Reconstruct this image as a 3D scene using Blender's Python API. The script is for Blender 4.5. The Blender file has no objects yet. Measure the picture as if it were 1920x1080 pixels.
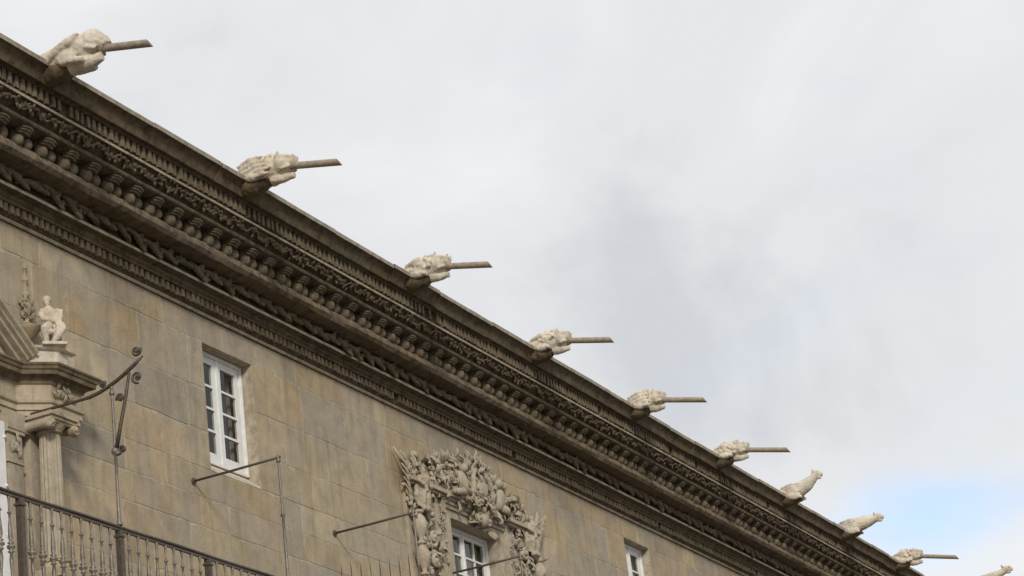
import bpy, math, random
import numpy as np
from mathutils import Vector, Matrix, noise

rng = random.Random(11)
S = bpy.context.scene
C = S.collection

# ------------------------------------------------------------------ camera
# solved from the vanishing points of the facade (photo pixels, 1920 x 1080)
PC = np.array([960., 540.]); VX = np.array([3240., 1965.]); VZ = np.array([-496., -11250.])
FPX = math.sqrt(-(VX - PC) @ (VZ - PC))
_x = np.r_[VX - PC, FPX]; _x /= np.linalg.norm(_x)
_z = np.r_[VZ - PC, FPX]; _z /= np.linalg.norm(_z)
RW = np.stack([_x, np.cross(_z, _x), _z])          # world axes expressed as (right, down, forward)
CAMD, CAMZ = 15.0, 1.7                              # metres from the wall plane, eye height
cam = bpy.data.cameras.new('camera'); camo = bpy.data.objects.new('camera', cam); C.objects.link(camo)
r_, d_, f_ = RW[:, 0], RW[:, 1], RW[:, 2]
camo.matrix_world = Matrix(((r_[0], -d_[0], -f_[0], 0), (r_[1], -d_[1], -f_[1], -CAMD),
                            (r_[2], -d_[2], -f_[2], CAMZ), (0, 0, 0, 1)))
cam.sensor_width = 36; cam.lens = FPX / 1920 * 36; cam.clip_end = 5000; cam.clip_start = .1
S.camera = camo

def ray(px, py): return RW @ np.array([px - PC[0], py - PC[1], FPX])
def on_wall(px, py, o=0.0):
    r = ray(px, py); t = (CAMD - o) / r[1]; return Vector((r[0] * t, -o, r[2] * t + CAMZ))
def on_level(px, py, h):
    r = ray(px, py); t = (h - CAMZ) / r[2]; return Vector((r[0] * t, r[1] * t - CAMD, h))
def project(p):
    c = RW.T @ (np.array(p) - np.array([0, -CAMD, CAMZ])); return PC + c[:2] / c[2] * FPX

# ------------------------------------------------------------------ light
SUN = Vector((.76, .50, -.46)).normalized()          # direction the light travels
SUN_STRENGTH, SKY_STRENGTH = 2.3, .1
w = bpy.data.worlds.new('World'); S.world = w; w.use_nodes = True
nt = w.node_tree; nt.nodes.clear()
def N(t, kind, **kw):
    n = t.nodes.new(kind)
    for k, v in kw.items():
        if k in n.inputs: n.inputs[k].default_value = v
        else: setattr(n, k, v)
    return n
out = N(nt, 'ShaderNodeOutputWorld'); bg = N(nt, 'ShaderNodeBackground'); bg.inputs['Strength'].default_value = SKY_STRENGTH
nt.links.new(bg.outputs[0], out.inputs[0])
sky = N(nt, 'ShaderNodeTexSky', sky_type='NISHITA'); sky.sun_disc = False
sky.sun_elevation = math.asin(-SUN.z); sky.sun_rotation = math.atan2(-SUN.x, -SUN.y); sky.dust_density = 1.5
tc = N(nt, 'ShaderNodeTexCoord')
def vmath(op, a, b=None):
    n = N(nt, 'ShaderNodeVectorMath', operation=op); nt.links.new(a, n.inputs[0])
    if isinstance(b, (tuple, list, Vector)): n.inputs[1].default_value = b
    elif b is not None: nt.links.new(b, n.inputs[1])
    return n
def math_(t, op, a, b=None, c=None, clamp=False):
    n = N(t, 'ShaderNodeMath', operation=op); n.use_clamp = clamp
    for i, v in enumerate((a, b, c)):
        if v is None: continue
        if isinstance(v, (int, float)): n.inputs[i].default_value = v
        else: t.links.new(v, n.inputs[i])
    return n.outputs[0]
def ramp(t, fac, stops, interp='LINEAR'):
    n = N(t, 'ShaderNodeValToRGB'); n.color_ramp.interpolation = interp
    el = n.color_ramp.elements
    while len(el) < len(stops): el.new(.5)
    for e, (p, c) in zip(el, stops):
        e.position = p; e.color = (c, c, c, 1) if isinstance(c, (int, float)) else (*c, 1)
    t.links.new(fac, n.inputs[0]); return n
def mixc(t, fac, a, b, blend='MIX'):
    n = N(t, 'ShaderNodeMix', data_type='RGBA', blend_type=blend)
    for s, v in ((0, fac), (6, a), (7, b)):
        if isinstance(v, (int, float)): n.inputs[s].default_value = v
        elif isinstance(v, tuple): n.inputs[s].default_value = (*v, 1)
        else: t.links.new(v, n.inputs[s])
    return n.outputs[2]
cn = N(nt, 'ShaderNodeTexNoise', Scale=7.0, Detail=7.0, Roughness=.5, Distortion=.35)
sc_ = vmath('MULTIPLY', tc.outputs['Generated'], (1, 1, 1.7)); of_ = vmath('ADD', sc_.outputs[0], (3.1, .7, 1.9))
nt.links.new(of_.outputs[0], cn.inputs['Vector'])
cn2 = N(nt, 'ShaderNodeTexNoise', Scale=4.2, Detail=6.0, Roughness=.52, Distortion=.5)
of2 = vmath('ADD', sc_.outputs[0], (7.7, 2.2, 5.3)); nt.links.new(of2.outputs[0], cn2.inputs['Vector'])
gap_d = Vector(ray(1735, 968)).normalized()
gd = vmath('SUBTRACT', tc.outputs['Generated'], tuple(gap_d))
gh = Vector((0, 0, 1)).cross(gap_d).normalized(); gv = gap_d.cross(gh).normalized()      # level and upright axes at the opening
gx = vmath('DOT_PRODUCT', gd.outputs[0], tuple(gh)).outputs['Value']; gy = vmath('DOT_PRODUCT', gd.outputs[0], tuple(gv)).outputs['Value']
g2 = math_(nt, 'SQRT', math_(nt, 'ADD', math_(nt, 'POWER', math_(nt, 'MULTIPLY', gx, .55), 2.), math_(nt, 'POWER', math_(nt, 'MULTIPLY', gy, 1.35), 2.)))
fn_ = N(nt, 'ShaderNodeTexNoise', Scale=26.0, Detail=5.0, Roughness=.55); nt.links.new(tc.outputs['Generated'], fn_.inputs['Vector'])
gap = math_(nt, 'ADD', g2, math_(nt, 'MULTIPLY', math_(nt, 'SUBTRACT', fn_.outputs[0], .5), .030))
gapr = ramp(nt, gap, [(.0, .36), (.008, .46), (.034, 1.0)], 'EASE')
cover = ramp(nt, cn.outputs[0], [(.22, .8), (.46, 1.0)], 'EASE')
fac = math_(nt, 'MULTIPLY', gapr.outputs[0], cover.outputs[0])
cl = ramp(nt, cn2.outputs[0], [(.30, (6.4, 6.6, 6.95)), (.46, (7.85, 8.0, 8.2)), (.64, (8.75, 8.85, 8.95))], 'EASE')
skyb = mixc(nt, 1.0, sky.outputs[0], (1.95, 2.0, 2.15), 'MULTIPLY')
nt.links.new(mixc(nt, fac, skyb, cl.outputs[0]), bg.inputs['Color'])

sl = bpy.data.lights.new('sun', 'SUN'); so = bpy.data.objects.new('sun', sl); C.objects.link(so)
sl.energy = SUN_STRENGTH; sl.angle = math.radians(10); sl.color = (1, .95, .87)
so.rotation_euler = SUN.to_track_quat('-Z', 'Y').to_euler(); so.location = (0, -20, 40)
S.view_settings.view_transform = 'Standard'; S.view_settings.look = 'None'
S.view_settings.exposure = 0; S.view_settings.gamma = 1; S.view_settings.use_curve_mapping = False
S.cycles.max_bounces = 6; S.cycles.transparent_max_bounces = 8

# ------------------------------------------------------------------ materials
def new_mat(name):
    m = bpy.data.materials.new(name); m.use_nodes = True
    t = m.node_tree; b = t.nodes['Principled BSDF']; return m, t, b
def stone(name, cols, grey, dark=(.06, .05, .04), stain=.35, rough=.92, bump=.35, fine=60., rnd=True, crust=None, streak=.3, pale=None):
    m, t, b = new_mat(name)
    tc = N(t, 'ShaderNodeTexCoord'); geo = N(t, 'ShaderNodeNewGeometry'); oi = N(t, 'ShaderNodeObjectInfo')
    pos = geo.outputs['Position']
    base = ramp(t, oi.outputs['Random'], [(i / (len(cols) - 1), c) for i, c in enumerate(cols)]).outputs[0] if rnd else None
    n1 = N(t, 'ShaderNodeTexNoise', Scale=1.1, Detail=6., Roughness=.6); t.links.new(pos, n1.inputs['Vector'])
    if base is None:
        base = ramp(t, n1.outputs[0], [(.3 + .4 * i / (len(cols) - 1), c) for i, c in enumerate(cols)]).outputs[0]
    n2 = N(t, 'ShaderNodeTexNoise', Scale=3.7, Detail=8., Roughness=.62, Distortion=.4); t.links.new(pos, n2.inputs['Vector'])
    g = ramp(t, n1.outputs[0], [(.44, 0.), (.62, .75)]).outputs[0]
    col = mixc(t, g, base, grey)
    mot = ramp(t, n2.outputs[0], [(.25, .68), (.5, 1.0), (.75, 1.2)]).outputs[0]
    col = mixc(t, .75, col, mot, 'MULTIPLY')
    mp = N(t, 'ShaderNodeMapping'); mp.inputs['Scale'].default_value = (5, 5, .55); t.links.new(pos, mp.inputs[0])
    n3 = N(t, 'ShaderNodeTexNoise', Scale=1.4, Detail=7., Roughness=.6); t.links.new(mp.outputs[0], n3.inputs['Vector'])
    s = math_(t, 'MULTIPLY', ramp(t, n3.outputs[0], [(.5, 0.), (.72, 1.)]).outputs[0], streak)
    col = mixc(t, s, col, dark)
    n4 = N(t, 'ShaderNodeTexNoise', Scale=fine, Detail=6., Roughness=.7); t.links.new(pos, n4.inputs['Vector'])
    sp = ramp(t, n4.outputs[0], [(.3, .72), (.52, 1.), (.72, 1.16)]).outputs[0]
    col = mixc(t, .8, col, sp, 'MULTIPLY')
    n5 = N(t, 'ShaderNodeTexNoise', Scale=9., Detail=9., Roughness=.72); t.links.new(pos, n5.inputs['Vector'])
    if crust:
        c = math_(t, 'MULTIPLY', ramp(t, n5.outputs[0], [(.46, 0.), (.66, 1.)]).outputs[0], crust)
        col = mixc(t, c, col, dark)
    if pale:
        n6 = N(t, 'ShaderNodeTexNoise', Scale=14., Detail=8., Roughness=.7); t.links.new(pos, n6.inputs['Vector'])
        col = mixc(t, math_(t, 'MULTIPLY', ramp(t, n6.outputs[0], [(.55, 0.), (.68, 1.)]).outputs[0], pale), col, (.5, .46, .38))
    t.links.new(col, b.inputs['Base Color']); b.inputs['Roughness'].default_value = rough
    b.inputs['Specular IOR Level'].default_value = .25
    h = math_(t, 'ADD', math_(t, 'MULTIPLY', n5.outputs[0], .6), math_(t, 'MULTIPLY', n4.outputs[0], .25))
    bp = N(t, 'ShaderNodeBump', Strength=bump, Distance=.03); t.links.new(h, bp.inputs['Height']); t.links.new(bp.outputs[0], b.inputs['Normal'])
    return m
M = {}
M['ashlar'] = stone('ashlar', [(.36, .28, .175), (.45, .355, .225), (.335, .28, .20), (.43, .33, .195), (.30, .26, .20), (.47, .385, .26), (.385, .285, .165), (.36, .31, .24), (.41, .32, .2)], (.345, .30, .235), dark=(.16, .125, .085), streak=.38, bump=.5)
M['mortar'] = stone('mortar', [(.50, .43, .32), (.43, .36, .26)], (.45, .39, .3), dark=(.13, .1, .07), rnd=False, streak=.3, bump=.6, crust=.6)
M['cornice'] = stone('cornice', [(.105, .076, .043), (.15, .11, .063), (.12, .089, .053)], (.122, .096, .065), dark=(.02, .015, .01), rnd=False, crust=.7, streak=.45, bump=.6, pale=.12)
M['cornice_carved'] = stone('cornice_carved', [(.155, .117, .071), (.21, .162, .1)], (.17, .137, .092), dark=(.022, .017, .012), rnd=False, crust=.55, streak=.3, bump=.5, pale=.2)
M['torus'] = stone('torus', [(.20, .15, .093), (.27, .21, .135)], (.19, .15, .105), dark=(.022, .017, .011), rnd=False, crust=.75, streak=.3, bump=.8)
M['fillet'] = stone('fillet', [(.46, .385, .27), (.54, .46, .335)], (.48, .41, .31), dark=(.04, .03, .022), rnd=False, crust=.4, streak=.3, bump=.4)  # much paler than the cornice: the light fillets catch is put into the colour
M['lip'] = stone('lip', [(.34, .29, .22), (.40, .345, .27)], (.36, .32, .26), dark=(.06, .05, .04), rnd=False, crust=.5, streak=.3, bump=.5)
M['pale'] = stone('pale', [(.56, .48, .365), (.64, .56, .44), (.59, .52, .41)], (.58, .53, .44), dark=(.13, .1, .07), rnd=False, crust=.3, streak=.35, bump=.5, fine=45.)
M['carved'] = stone('carved', [(.40, .335, .24), (.47, .40, .295)], (.42, .37, .29), dark=(.12, .095, .065), rnd=False, crust=.35, streak=.3, bump=.4)
M['aedicule'] = stone('aedicule', [(.39, .32, .22), (.47, .39, .28)], (.40, .35, .27), dark=(.12, .095, .065), rnd=False, crust=.25, streak=.4, bump=.35)
def simple(name, col, rough, metal=0., var=.25, scale=20., bump=.1):
    m, t, b = new_mat(name)
    geo = N(t, 'ShaderNodeNewGeometry')
    n = N(t, 'ShaderNodeTexNoise', Scale=scale, Detail=6., Roughness=.65); t.links.new(geo.outputs['Position'], n.inputs['Vector'])
    v = ramp(t, n.outputs[0], [(.3, 1 - var), (.7, 1 + var * .5)]).outputs[0]
    t.links.new(mixc(t, 1., col, v, 'MULTIPLY'), b.inputs['Base Color'])
    b.inputs['Roughness'].default_value = rough; b.inputs['Metallic'].default_value = metal
    bp = N(t, 'ShaderNodeBump', Strength=bump, Distance=.01); t.links.new(n.outputs[0], bp.inputs['Height']); t.links.new(bp.outputs[0], b.inputs['Normal'])
    return m
M['iron'] = simple('iron', (.105, .082, .062), .55, .35, .45, 30., .3)
M['iron_grey'] = simple('iron_grey', (.21, .18, .147), .5, .4, .4, 25., .3)
M['pipe'] = simple('pipe', (.34, .275, .2), .6, .2, .4, 15., .2)
M['white'] = simple('white', (.74, .73, .70), .5, 0., .12, 8., .05)
M['curtain'] = simple('curtain', (.4, .37, .33), .9, 0., .2, 6., .1)
M['room'] = simple('room', (.03, .025, .02), .9)  # near-black lining: interior darkness put into the colour
M['roof'] = simple('roof', (.26, .13, .08), .85, 0., .4, 6., .5)
def glass():
    m, t, b = new_mat('glass'); o = [n for n in t.nodes if n.type == 'OUTPUT_MATERIAL'][0]
    t.nodes.remove(b)
    fr = N(t, 'ShaderNodeFresnel', IOR=1.5); tr = N(t, 'ShaderNodeBsdfTransparent'); gl = N(t, 'ShaderNodeBsdfGlossy', Roughness=.03)
    tr.inputs[0].default_value = (.8, .8, .78, 1)
    mx = N(t, 'ShaderNodeMixShader'); t.links.new(math_(t, 'MULTIPLY', fr.outputs[0], math_(t, 'SUBTRACT', 1.0, N(t, 'ShaderNodeNewGeometry').outputs['Backfacing']), clamp=True), mx.inputs[0])
    t.links.new(tr.outputs[0], mx.inputs[1]); t.links.new(gl.outputs[0], mx.inputs[2]); t.links.new(mx.outputs[0], o.inputs[0])
    return m
M['glass'] = glass()
def paving(name, mortar, c1, c2, sc, vertical=False):
    m, t, b = new_mat(name); geo = N(t, 'ShaderNodeNewGeometry'); mp = N(t, 'ShaderNodeMapping')
    t.links.new(geo.outputs['Position'], mp.inputs[0])
    if vertical: mp.inputs['Rotation'].default_value = (math.radians(-90), 0, 0)
    br = N(t, 'ShaderNodeTexBrick', Scale=1.0); br.inputs['Brick Width'].default_value = sc[0]; br.inputs['Row Height'].default_value = sc[1]
    br.inputs['Mortar Size'].default_value = .012; br.inputs['Color1'].default_value = (*c1, 1); br.inputs['Color2'].default_value = (*c2, 1); br.inputs['Mortar'].default_value = (*mortar, 1)
    t.links.new(mp.outputs[0], br.inputs[0])
    n = N(t, 'ShaderNodeTexNoise', Scale=2.5, Detail=9., Roughness=.65); t.links.new(geo.outputs['Position'], n.inputs['Vector'])
    t.links.new(mixc(t, .8, br.outputs[0], ramp(t, n.outputs[0], [(.3, .65), (.7, 1.15)]).outputs[0], 'MULTIPLY'), b.inputs['Base Color'])
    b.inputs['Roughness'].default_value = .9
    bp = N(t, 'ShaderNodeBump', Strength=.5, Distance=.02); t.links.new(n.outputs[0], bp.inputs['Height']); t.links.new(bp.outputs[0], b.inputs['Normal'])
    return m
M['ground'] = paving('ground', (.09, .085, .075), (.145, .13, .11), (.11, .1, .088), (1.1, .6))
M['wall_far'] = paving('wall_far', (.3, .25, .18), (.38, .305, .2), (.33, .28, .2), (1.15, .55), True)

# ------------------------------------------------------------------ mesh helpers
class MB:
    def __init__(s): s.v = []; s.f = []
    def add(s, vs, fs):
        k = len(s.v); s.v += [tuple(p) for p in vs]; s.f += [tuple(i + k for i in f) for f in fs]; return s
    def box(s, x0, x1, y0, y1, z0, z1, j=0.0):
        vs = [(x, y, z) for x in (x0, x1) for y in (y0, y1) for z in (z0, z1)]
        if j: vs = [tuple(c + rng.uniform(-j, j) for c in p) for p in vs]
        return s.add(vs, [(0, 1, 3, 2), (4, 6, 7, 5), (0, 4, 5, 1), (2, 3, 7, 6), (0, 2, 6, 4), (1, 5, 7, 3)])
    def obox(s, mat, hx, hy, hz):
        vs = [mat @ Vector((x * hx, y * hy, z * hz)) for x in (-1, 1) for y in (-1, 1) for z in (-1, 1)]
        return s.add(vs, [(0, 1, 3, 2), (4, 6, 7, 5), (0, 4, 5, 1), (2, 3, 7, 6), (0, 2, 6, 4), (1, 5, 7, 3)])
    def ell(s, mat, rx, ry, rz, n=10, m=7):
        vs = [mat @ Vector((0, 0, rz))]; fs = []
        for i in range(1, m):
            a = math.pi * i / m
            for k in range(n):
                b = 2 * math.pi * k / n
                vs.append(mat @ Vector((rx * math.sin(a) * math.cos(b), ry * math.sin(a) * math.sin(b), rz * math.cos(a))))
        vs.append(mat @ Vector((0, 0, -rz))); L = len(vs) - 1
        for k in range(n): fs.append((0, 1 + k, 1 + (k + 1) % n))
        for i in range(m - 2):
            for k in range(n):
                a = 1 + i * n + k; b = 1 + i * n + (k + 1) % n; fs.append((a, a + n, b + n, b))
        for k in range(n): fs.append((L, 1 + (m - 2) * n + (k + 1) % n, 1 + (m - 2) * n + k))
        return s.add(vs, fs)
    def ball(s, c, r, n=10, m=7): return s.ell(Matrix.Translation(c), r, r, r, n, m)
    def tube(s, pts, rad, n=8, cap=True, squash=1.0):
        pts = [Vector(p) for p in pts]; rad = rad if isinstance(rad, (list, tuple)) else [rad] * len(pts)
        rings = []; up = None
        for i, p in enumerate(pts):
            d = (pts[min(i + 1, len(pts) - 1)] - pts[max(i - 1, 0)]).normalized()
            if up is None: up = Vector((0, 0, 1)) if abs(d.z) < .9 else Vector((1, 0, 0))
            sd = d.cross(up).normalized(); up = sd.cross(d).normalized()
            rings.append([p + (sd * math.cos(2 * math.pi * k / n) + up * squash * math.sin(2 * math.pi * k / n)) * rad[i] for k in range(n)])
        vs = [q for r in rings for q in r]; fs = []
        for i in range(len(pts) - 1):
            for k in range(n):
                a = i * n + k; b = i * n + (k + 1) % n; fs.append((a, b, b + n, a + n))
        if cap: fs += [tuple(range(n - 1, -1, -1)), tuple(range((len(pts) - 1) * n, len(pts) * n))]
        return s.add(vs, fs)
    def lathe(s, prof, c, n=12, flute=0, fd=0.0):
        c = Vector(c); vs = []; fs = []
        for r, z in prof:
            for k in range(n):
                a = 2 * math.pi * k / n; rr = r
                if flute: rr = r * (1 - fd * (0.5 - 0.5 * math.cos(a * flute)))
                vs.append(c + Vector((rr * math.cos(a), rr * math.sin(a), z)))
        for i in range(len(prof) - 1):
            for k in range(n):
                a = i * n + k; b = i * n + (k + 1) % n; fs.append((a, b, b + n, a + n))
        fs += [tuple(range(n - 1, -1, -1)), tuple(range((len(prof) - 1) * n, len(prof) * n))]
        return s.add(vs, fs)
    def leaf(s, mat, L, W, curl=.3, rib=.25):
        """a curled carved leaf along +x, front towards -y, with thickness"""
        st = [(0, .35), (.2, .85), (.45, 1.), (.7, .8), (.9, .4), (1., .06)]
        vs = []; fs = []
        for t, wd in st:
            x = L * t; y = -curl * L * (math.sin(t * 2.6) * .7)
            hw = W * wd * (1 + .12 * math.sin(t * 23))
            for q, dy in ((-1, 0), (-.5, -rib * W * wd * .9), (0, -rib * W * wd * .35), (.5, -rib * W * wd * .9), (1, 0)):
                vs.append(mat @ Vector((x, y + dy, hw * q)))
            vs.append(mat @ Vector((x, y + W * .35, 0)))
        for i in range(len(st) - 1):
            for k in range(6):
                a = i * 6 + k; b = i * 6 + (k + 1) % 6; fs.append((a, b, b + 6, a + 6))
        fs += [tuple(range(5, -1, -1)), tuple(range((len(st) - 1) * 6, len(st) * 6))]
        return s.add(vs, fs)
    def scroll(s, mat, R, r, turns=1.4, n=6, tail=1.0):
        pts = []; rd = []; K = 16
        for i in range(K + 1):
            t = i / K; a = turns * 2 * math.pi * t; rr = R * (1 - .85 * t)
            pts.append(mat @ Vector((rr * math.cos(a), -.15 * R * t, rr * math.sin(a)))); rd.append(r * (1 - .35 * t))
        s.tube(pts, rd, n); s.ball(pts[-1], r * 1.3, 6, 5); return s
    def mesh(s, name, mat, origin=(0, 0, 0), smooth=False):
        o = Vector(origin); me = bpy.data.meshes.new(name)
        me.from_pydata([tuple(Vector(p) - o) for p in s.v], [], s.f); me.validate(); me.update()
        me.materials.append(mat)
        if smooth: me.polygons.foreach_set('use_smooth', [True] * len(me.polygons))
        import bmesh
        bm = bmesh.new(); bm.from_mesh(me); bmesh.ops.recalc_face_normals(bm, faces=bm.faces); bm.to_mesh(me); bm.free()
        return me
WPOS = {}
def link(name, me, loc, parent=None, rot=None):
    o = bpy.data.objects.new(name, me); C.objects.link(o); WPOS[o.name] = Vector(loc)
    if parent is not None:
        o.parent = parent; o.location = Vector(loc) - WPOS[parent.name]
    else: o.location = loc
    if rot: o.rotation_euler = rot
    return o
def part(name, mb, mat, parent, origin=None, smooth=False):
    if origin is None:
        a = np.array(mb.v); lo, hi = a.min(0), a.max(0)
        origin = ((lo[0] + hi[0]) / 2, (lo[1] + hi[1]) / 2, lo[2])
    return link(name, mb.mesh(name, mat, origin, smooth), origin, parent)
def tag(o, label=None, cat=None, group=None, kind=None):
    for k, v in (('label', label), ('category', cat), ('group', group), ('kind', kind)):
        if v: o[k] = v
    return o
def T(x, y, z): return Matrix.Translation((x, y, z))
def R(a, ax): return Matrix.Rotation(math.radians(a), 4, ax)
def wob(p, a, f): return Vector(noise.noise_vector(Vector(p) * f)) * a
def auto_smooth(o, ang=35):
    me = o.data; me.polygons.foreach_set('use_smooth', [True] * len(me.polygons)); me.set_sharp_from_angle(angle=math.radians(ang))
def weather(o, voxel, amp, size=.05, seed=0):
    """fuse the modelled masses into one carved block and erode its surface"""
    r = o.modifiers.new('fuse', 'REMESH'); r.mode = 'VOXEL'; r.voxel_size = voxel; r.use_smooth_shade = True
    sm = o.modifiers.new('soft', 'SMOOTH'); sm.factor = .5; sm.iterations = 2
    tx = bpy.data.textures.new('erosion', 'CLOUDS'); tx.noise_scale = size; tx.noise_depth = 3
    d = o.modifiers.new('erosion', 'DISPLACE'); d.texture = tx; d.strength = amp; d.mid_level = .5; d.texture_coords = 'GLOBAL'

# ------------------------------------------------------------------ ground
g = MB(); g.add([(-600, -600, 0), (600, -600, 0), (600, 600, 0), (-600, 600, 0)], [(0, 1, 2, 3)])
tag(link('ground', g.mesh('ground', M['ground']), (0, 0, 0)), kind='structure')

# ------------------------------------------------------------------ the building
B = link('stone_building', None, (25, 0, 0))
tag(B, 'long tan ashlar stone building with a deep carved cornice and white windows', 'building')
XL, XR, ZTOP = -8.0, 68.0, 12.6
W1 = (24.46, 25.64, 10.51, 12.22); W3 = (37.95, 39.09, 10.51, 12.22)
W2 = (30.72, 32.78, 8.2, 11.30)
HOLES = [W1, W2, W3]
def rects(x0, x1, z0, z1, holes):
    xs = sorted({x0, x1, *[h[0] for h in holes], *[h[1] for h in holes]}); xs = [x for x in xs if x0 <= x <= x1]
    for a, b in zip(xs, xs[1:]):
        hs = sorted([(h[2], h[3]) for h in holes if h[0] <= a + 1e-6 and h[1] >= b - 1e-6]); z = z0
        for p, q in hs:
            if p > z: yield a, b, z, p
            z = max(z, q)
        if z < z1: yield a, b, z, z1
BX0, BX1, BZ0 = 15.0, 46.0, 8.0
wm = MB()
wm.box(XL, BX0, 0, .5, 0, ZTOP); wm.box(BX1, XR, 0, .5, 0, ZTOP); wm.box(BX0, BX1, 0, .5, 0, BZ0)
wm.box(XL, XR, 9.5, 10, 0, ZTOP); wm.box(XL, XL + .5, .5, 9.5, 0, ZTOP); wm.box(XR - .5, XR, .5, 9.5, 0, ZTOP)
wall = part('wall', wm, M['wall_far'], B, (25, 0, 0))
mo = MB()
for a, b, p, q in rects(BX0, BX1, BZ0, ZTOP, HOLES): mo.box(a, b, -.0005, .5, p, q)
part('mortar_bed', mo, M['mortar'], wall)

COURSES = [8.0, 8.55, 9.0, 9.36, 9.74, 10.12, 10.51, 11.0, 11.57, 12.22, 12.60]
def block(x0, x1, z0, z1):
    gp = rng.uniform(.003, .009); x0 += gp; x1 -= gp; z0 += gp * .8; z1 -= gp * .8
    y = -rng.uniform(.002, .007); ch = rng.uniform(.002, .006); t = [rng.uniform(-.003, .003) for _ in range(4)]
    # outline with slightly worn, uneven edges; chamfer ring; front face
    nx = max(2, int((x1 - x0) / .16)); nz = max(2, int((z1 - z0) / .16)); ol = []
    for i in range(nx): ol.append((x0 + (x1 - x0) * i / nx, z0))
    for i in range(nz): ol.append((x1, z0 + (z1 - z0) * i / nz))
    for i in range(nx): ol.append((x1 - (x1 - x0) * i / nx, z1))
    for i in range(nz): ol.append((x0, z1 - (z1 - z0) * i / nz))
    cx, cz = (x0 + x1) / 2, (z0 + z1) / 2; n = len(ol); b1, b2, b3 = [], [], []
    for (x, z) in ol:
        wv = max(0, rng.gauss(.002, .005)) + (rng.random() < .06) * rng.uniform(.005, .03); sx = 1 if x > cx else -1; sz = 1 if z > cz else -1
        ex = abs(abs(x - cx) - (x1 - x0) / 2) < 1e-6; ez = abs(abs(z - cz) - (z1 - z0) / 2) < 1e-6
        b1.append((x, .05, z)); b2.append((x - sx * wv * ex, y + ch, z - sz * wv * ez))
        tl = t[0] * (x - cx) + t[1] * (z - cz)
        b3.append((x - sx * (ch + wv) * ex, y + tl, z - sz * (ch + wv) * ez))
    mb = MB(); mb.v = b1 + b2 + b3
    for i in range(n):
        j = (i + 1) % n; mb.f += [(i, j, n + j, n + i), (n + i, n + j, 2 * n + j, 2 * n + i)]
    mb.f.append(tuple(range(2 * n, 3 * n)))
    return mb
nb = 0
for ci, (z0, z1) in enumerate(zip(COURSES, COURSES[1:])):
    x = BX0 + rng.uniform(.2, .6) * (ci % 2 + .5); cuts = [BX0]
    while x < BX1 - .4:
        cuts.append(x); x += rng.choice([.55, .7, .85, 1.0, 1.1, 1.25, 1.4]) * rng.uniform(.92, 1.08)
    cuts.append(BX1)
    hs = [h for h in HOLES if h[2] < z1 - .02 and h[3] > z0 + .02]
    segs = []
    for a, b in zip(cuts, cuts[1:]): segs.append((a, b))
    for h in hs:
        ns = []
        for a, b in segs:
            if b <= h[0] or a >= h[1]: ns.append((a, b)); continue
            if a < h[0]: ns.append((a, h[0]))
            if b > h[1]: ns.append((h[1], b))
        segs = ns
    # merge slivers
    segs2 = []
    for a, b in sorted(segs):
        if segs2 and abs(segs2[-1][1] - a) < 1e-6 and (b - a < .3 or segs2[-1][1] - segs2[-1][0] < .3): segs2[-1] = (segs2[-1][0], b)
        else: segs2.append((a, b))
    for a, b in segs2:
        pp = [project((xx, 0, zz)) for xx in (a, b) for zz in (z0, z1)]
        if max(p[0] for p in pp) < -140 or min(p[1] for p in pp) > 1160: vis = False
        else: vis = True
        if not vis and min(p[1] for p in pp) > 1500 and nb > 290: continue
        part('stone_block', block(a, b, z0, z1), M['ashlar'], wall); nb += 1
# roof, closed back, near-black window linings that paint in the unlit interiors
rm = MB(); rm.add([(XL, -1.0, 14.0), (XR, -1.0, 14.0), (XR, 5, 16.2), (XL, 5, 16.2), (XL, 10, 14.0), (XR, 10, 14.0),
                   (XL, -1.0, 13.9), (XR, -1.0, 13.9), (XR, 10, 13.9), (XL, 10, 13.9)],
                  [(0, 1, 2, 3), (3, 2, 5, 4), (6, 9, 8, 7), (0, 6, 7, 1), (4, 5, 8, 9), (0, 3, 4, 9, 6), (1, 7, 8, 5, 2)])
part('roof', rm, M['roof'], B)
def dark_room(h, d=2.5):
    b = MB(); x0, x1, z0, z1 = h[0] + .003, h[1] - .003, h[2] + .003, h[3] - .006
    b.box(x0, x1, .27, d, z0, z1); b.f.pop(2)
    part('room', b, M['room'], B)

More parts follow.
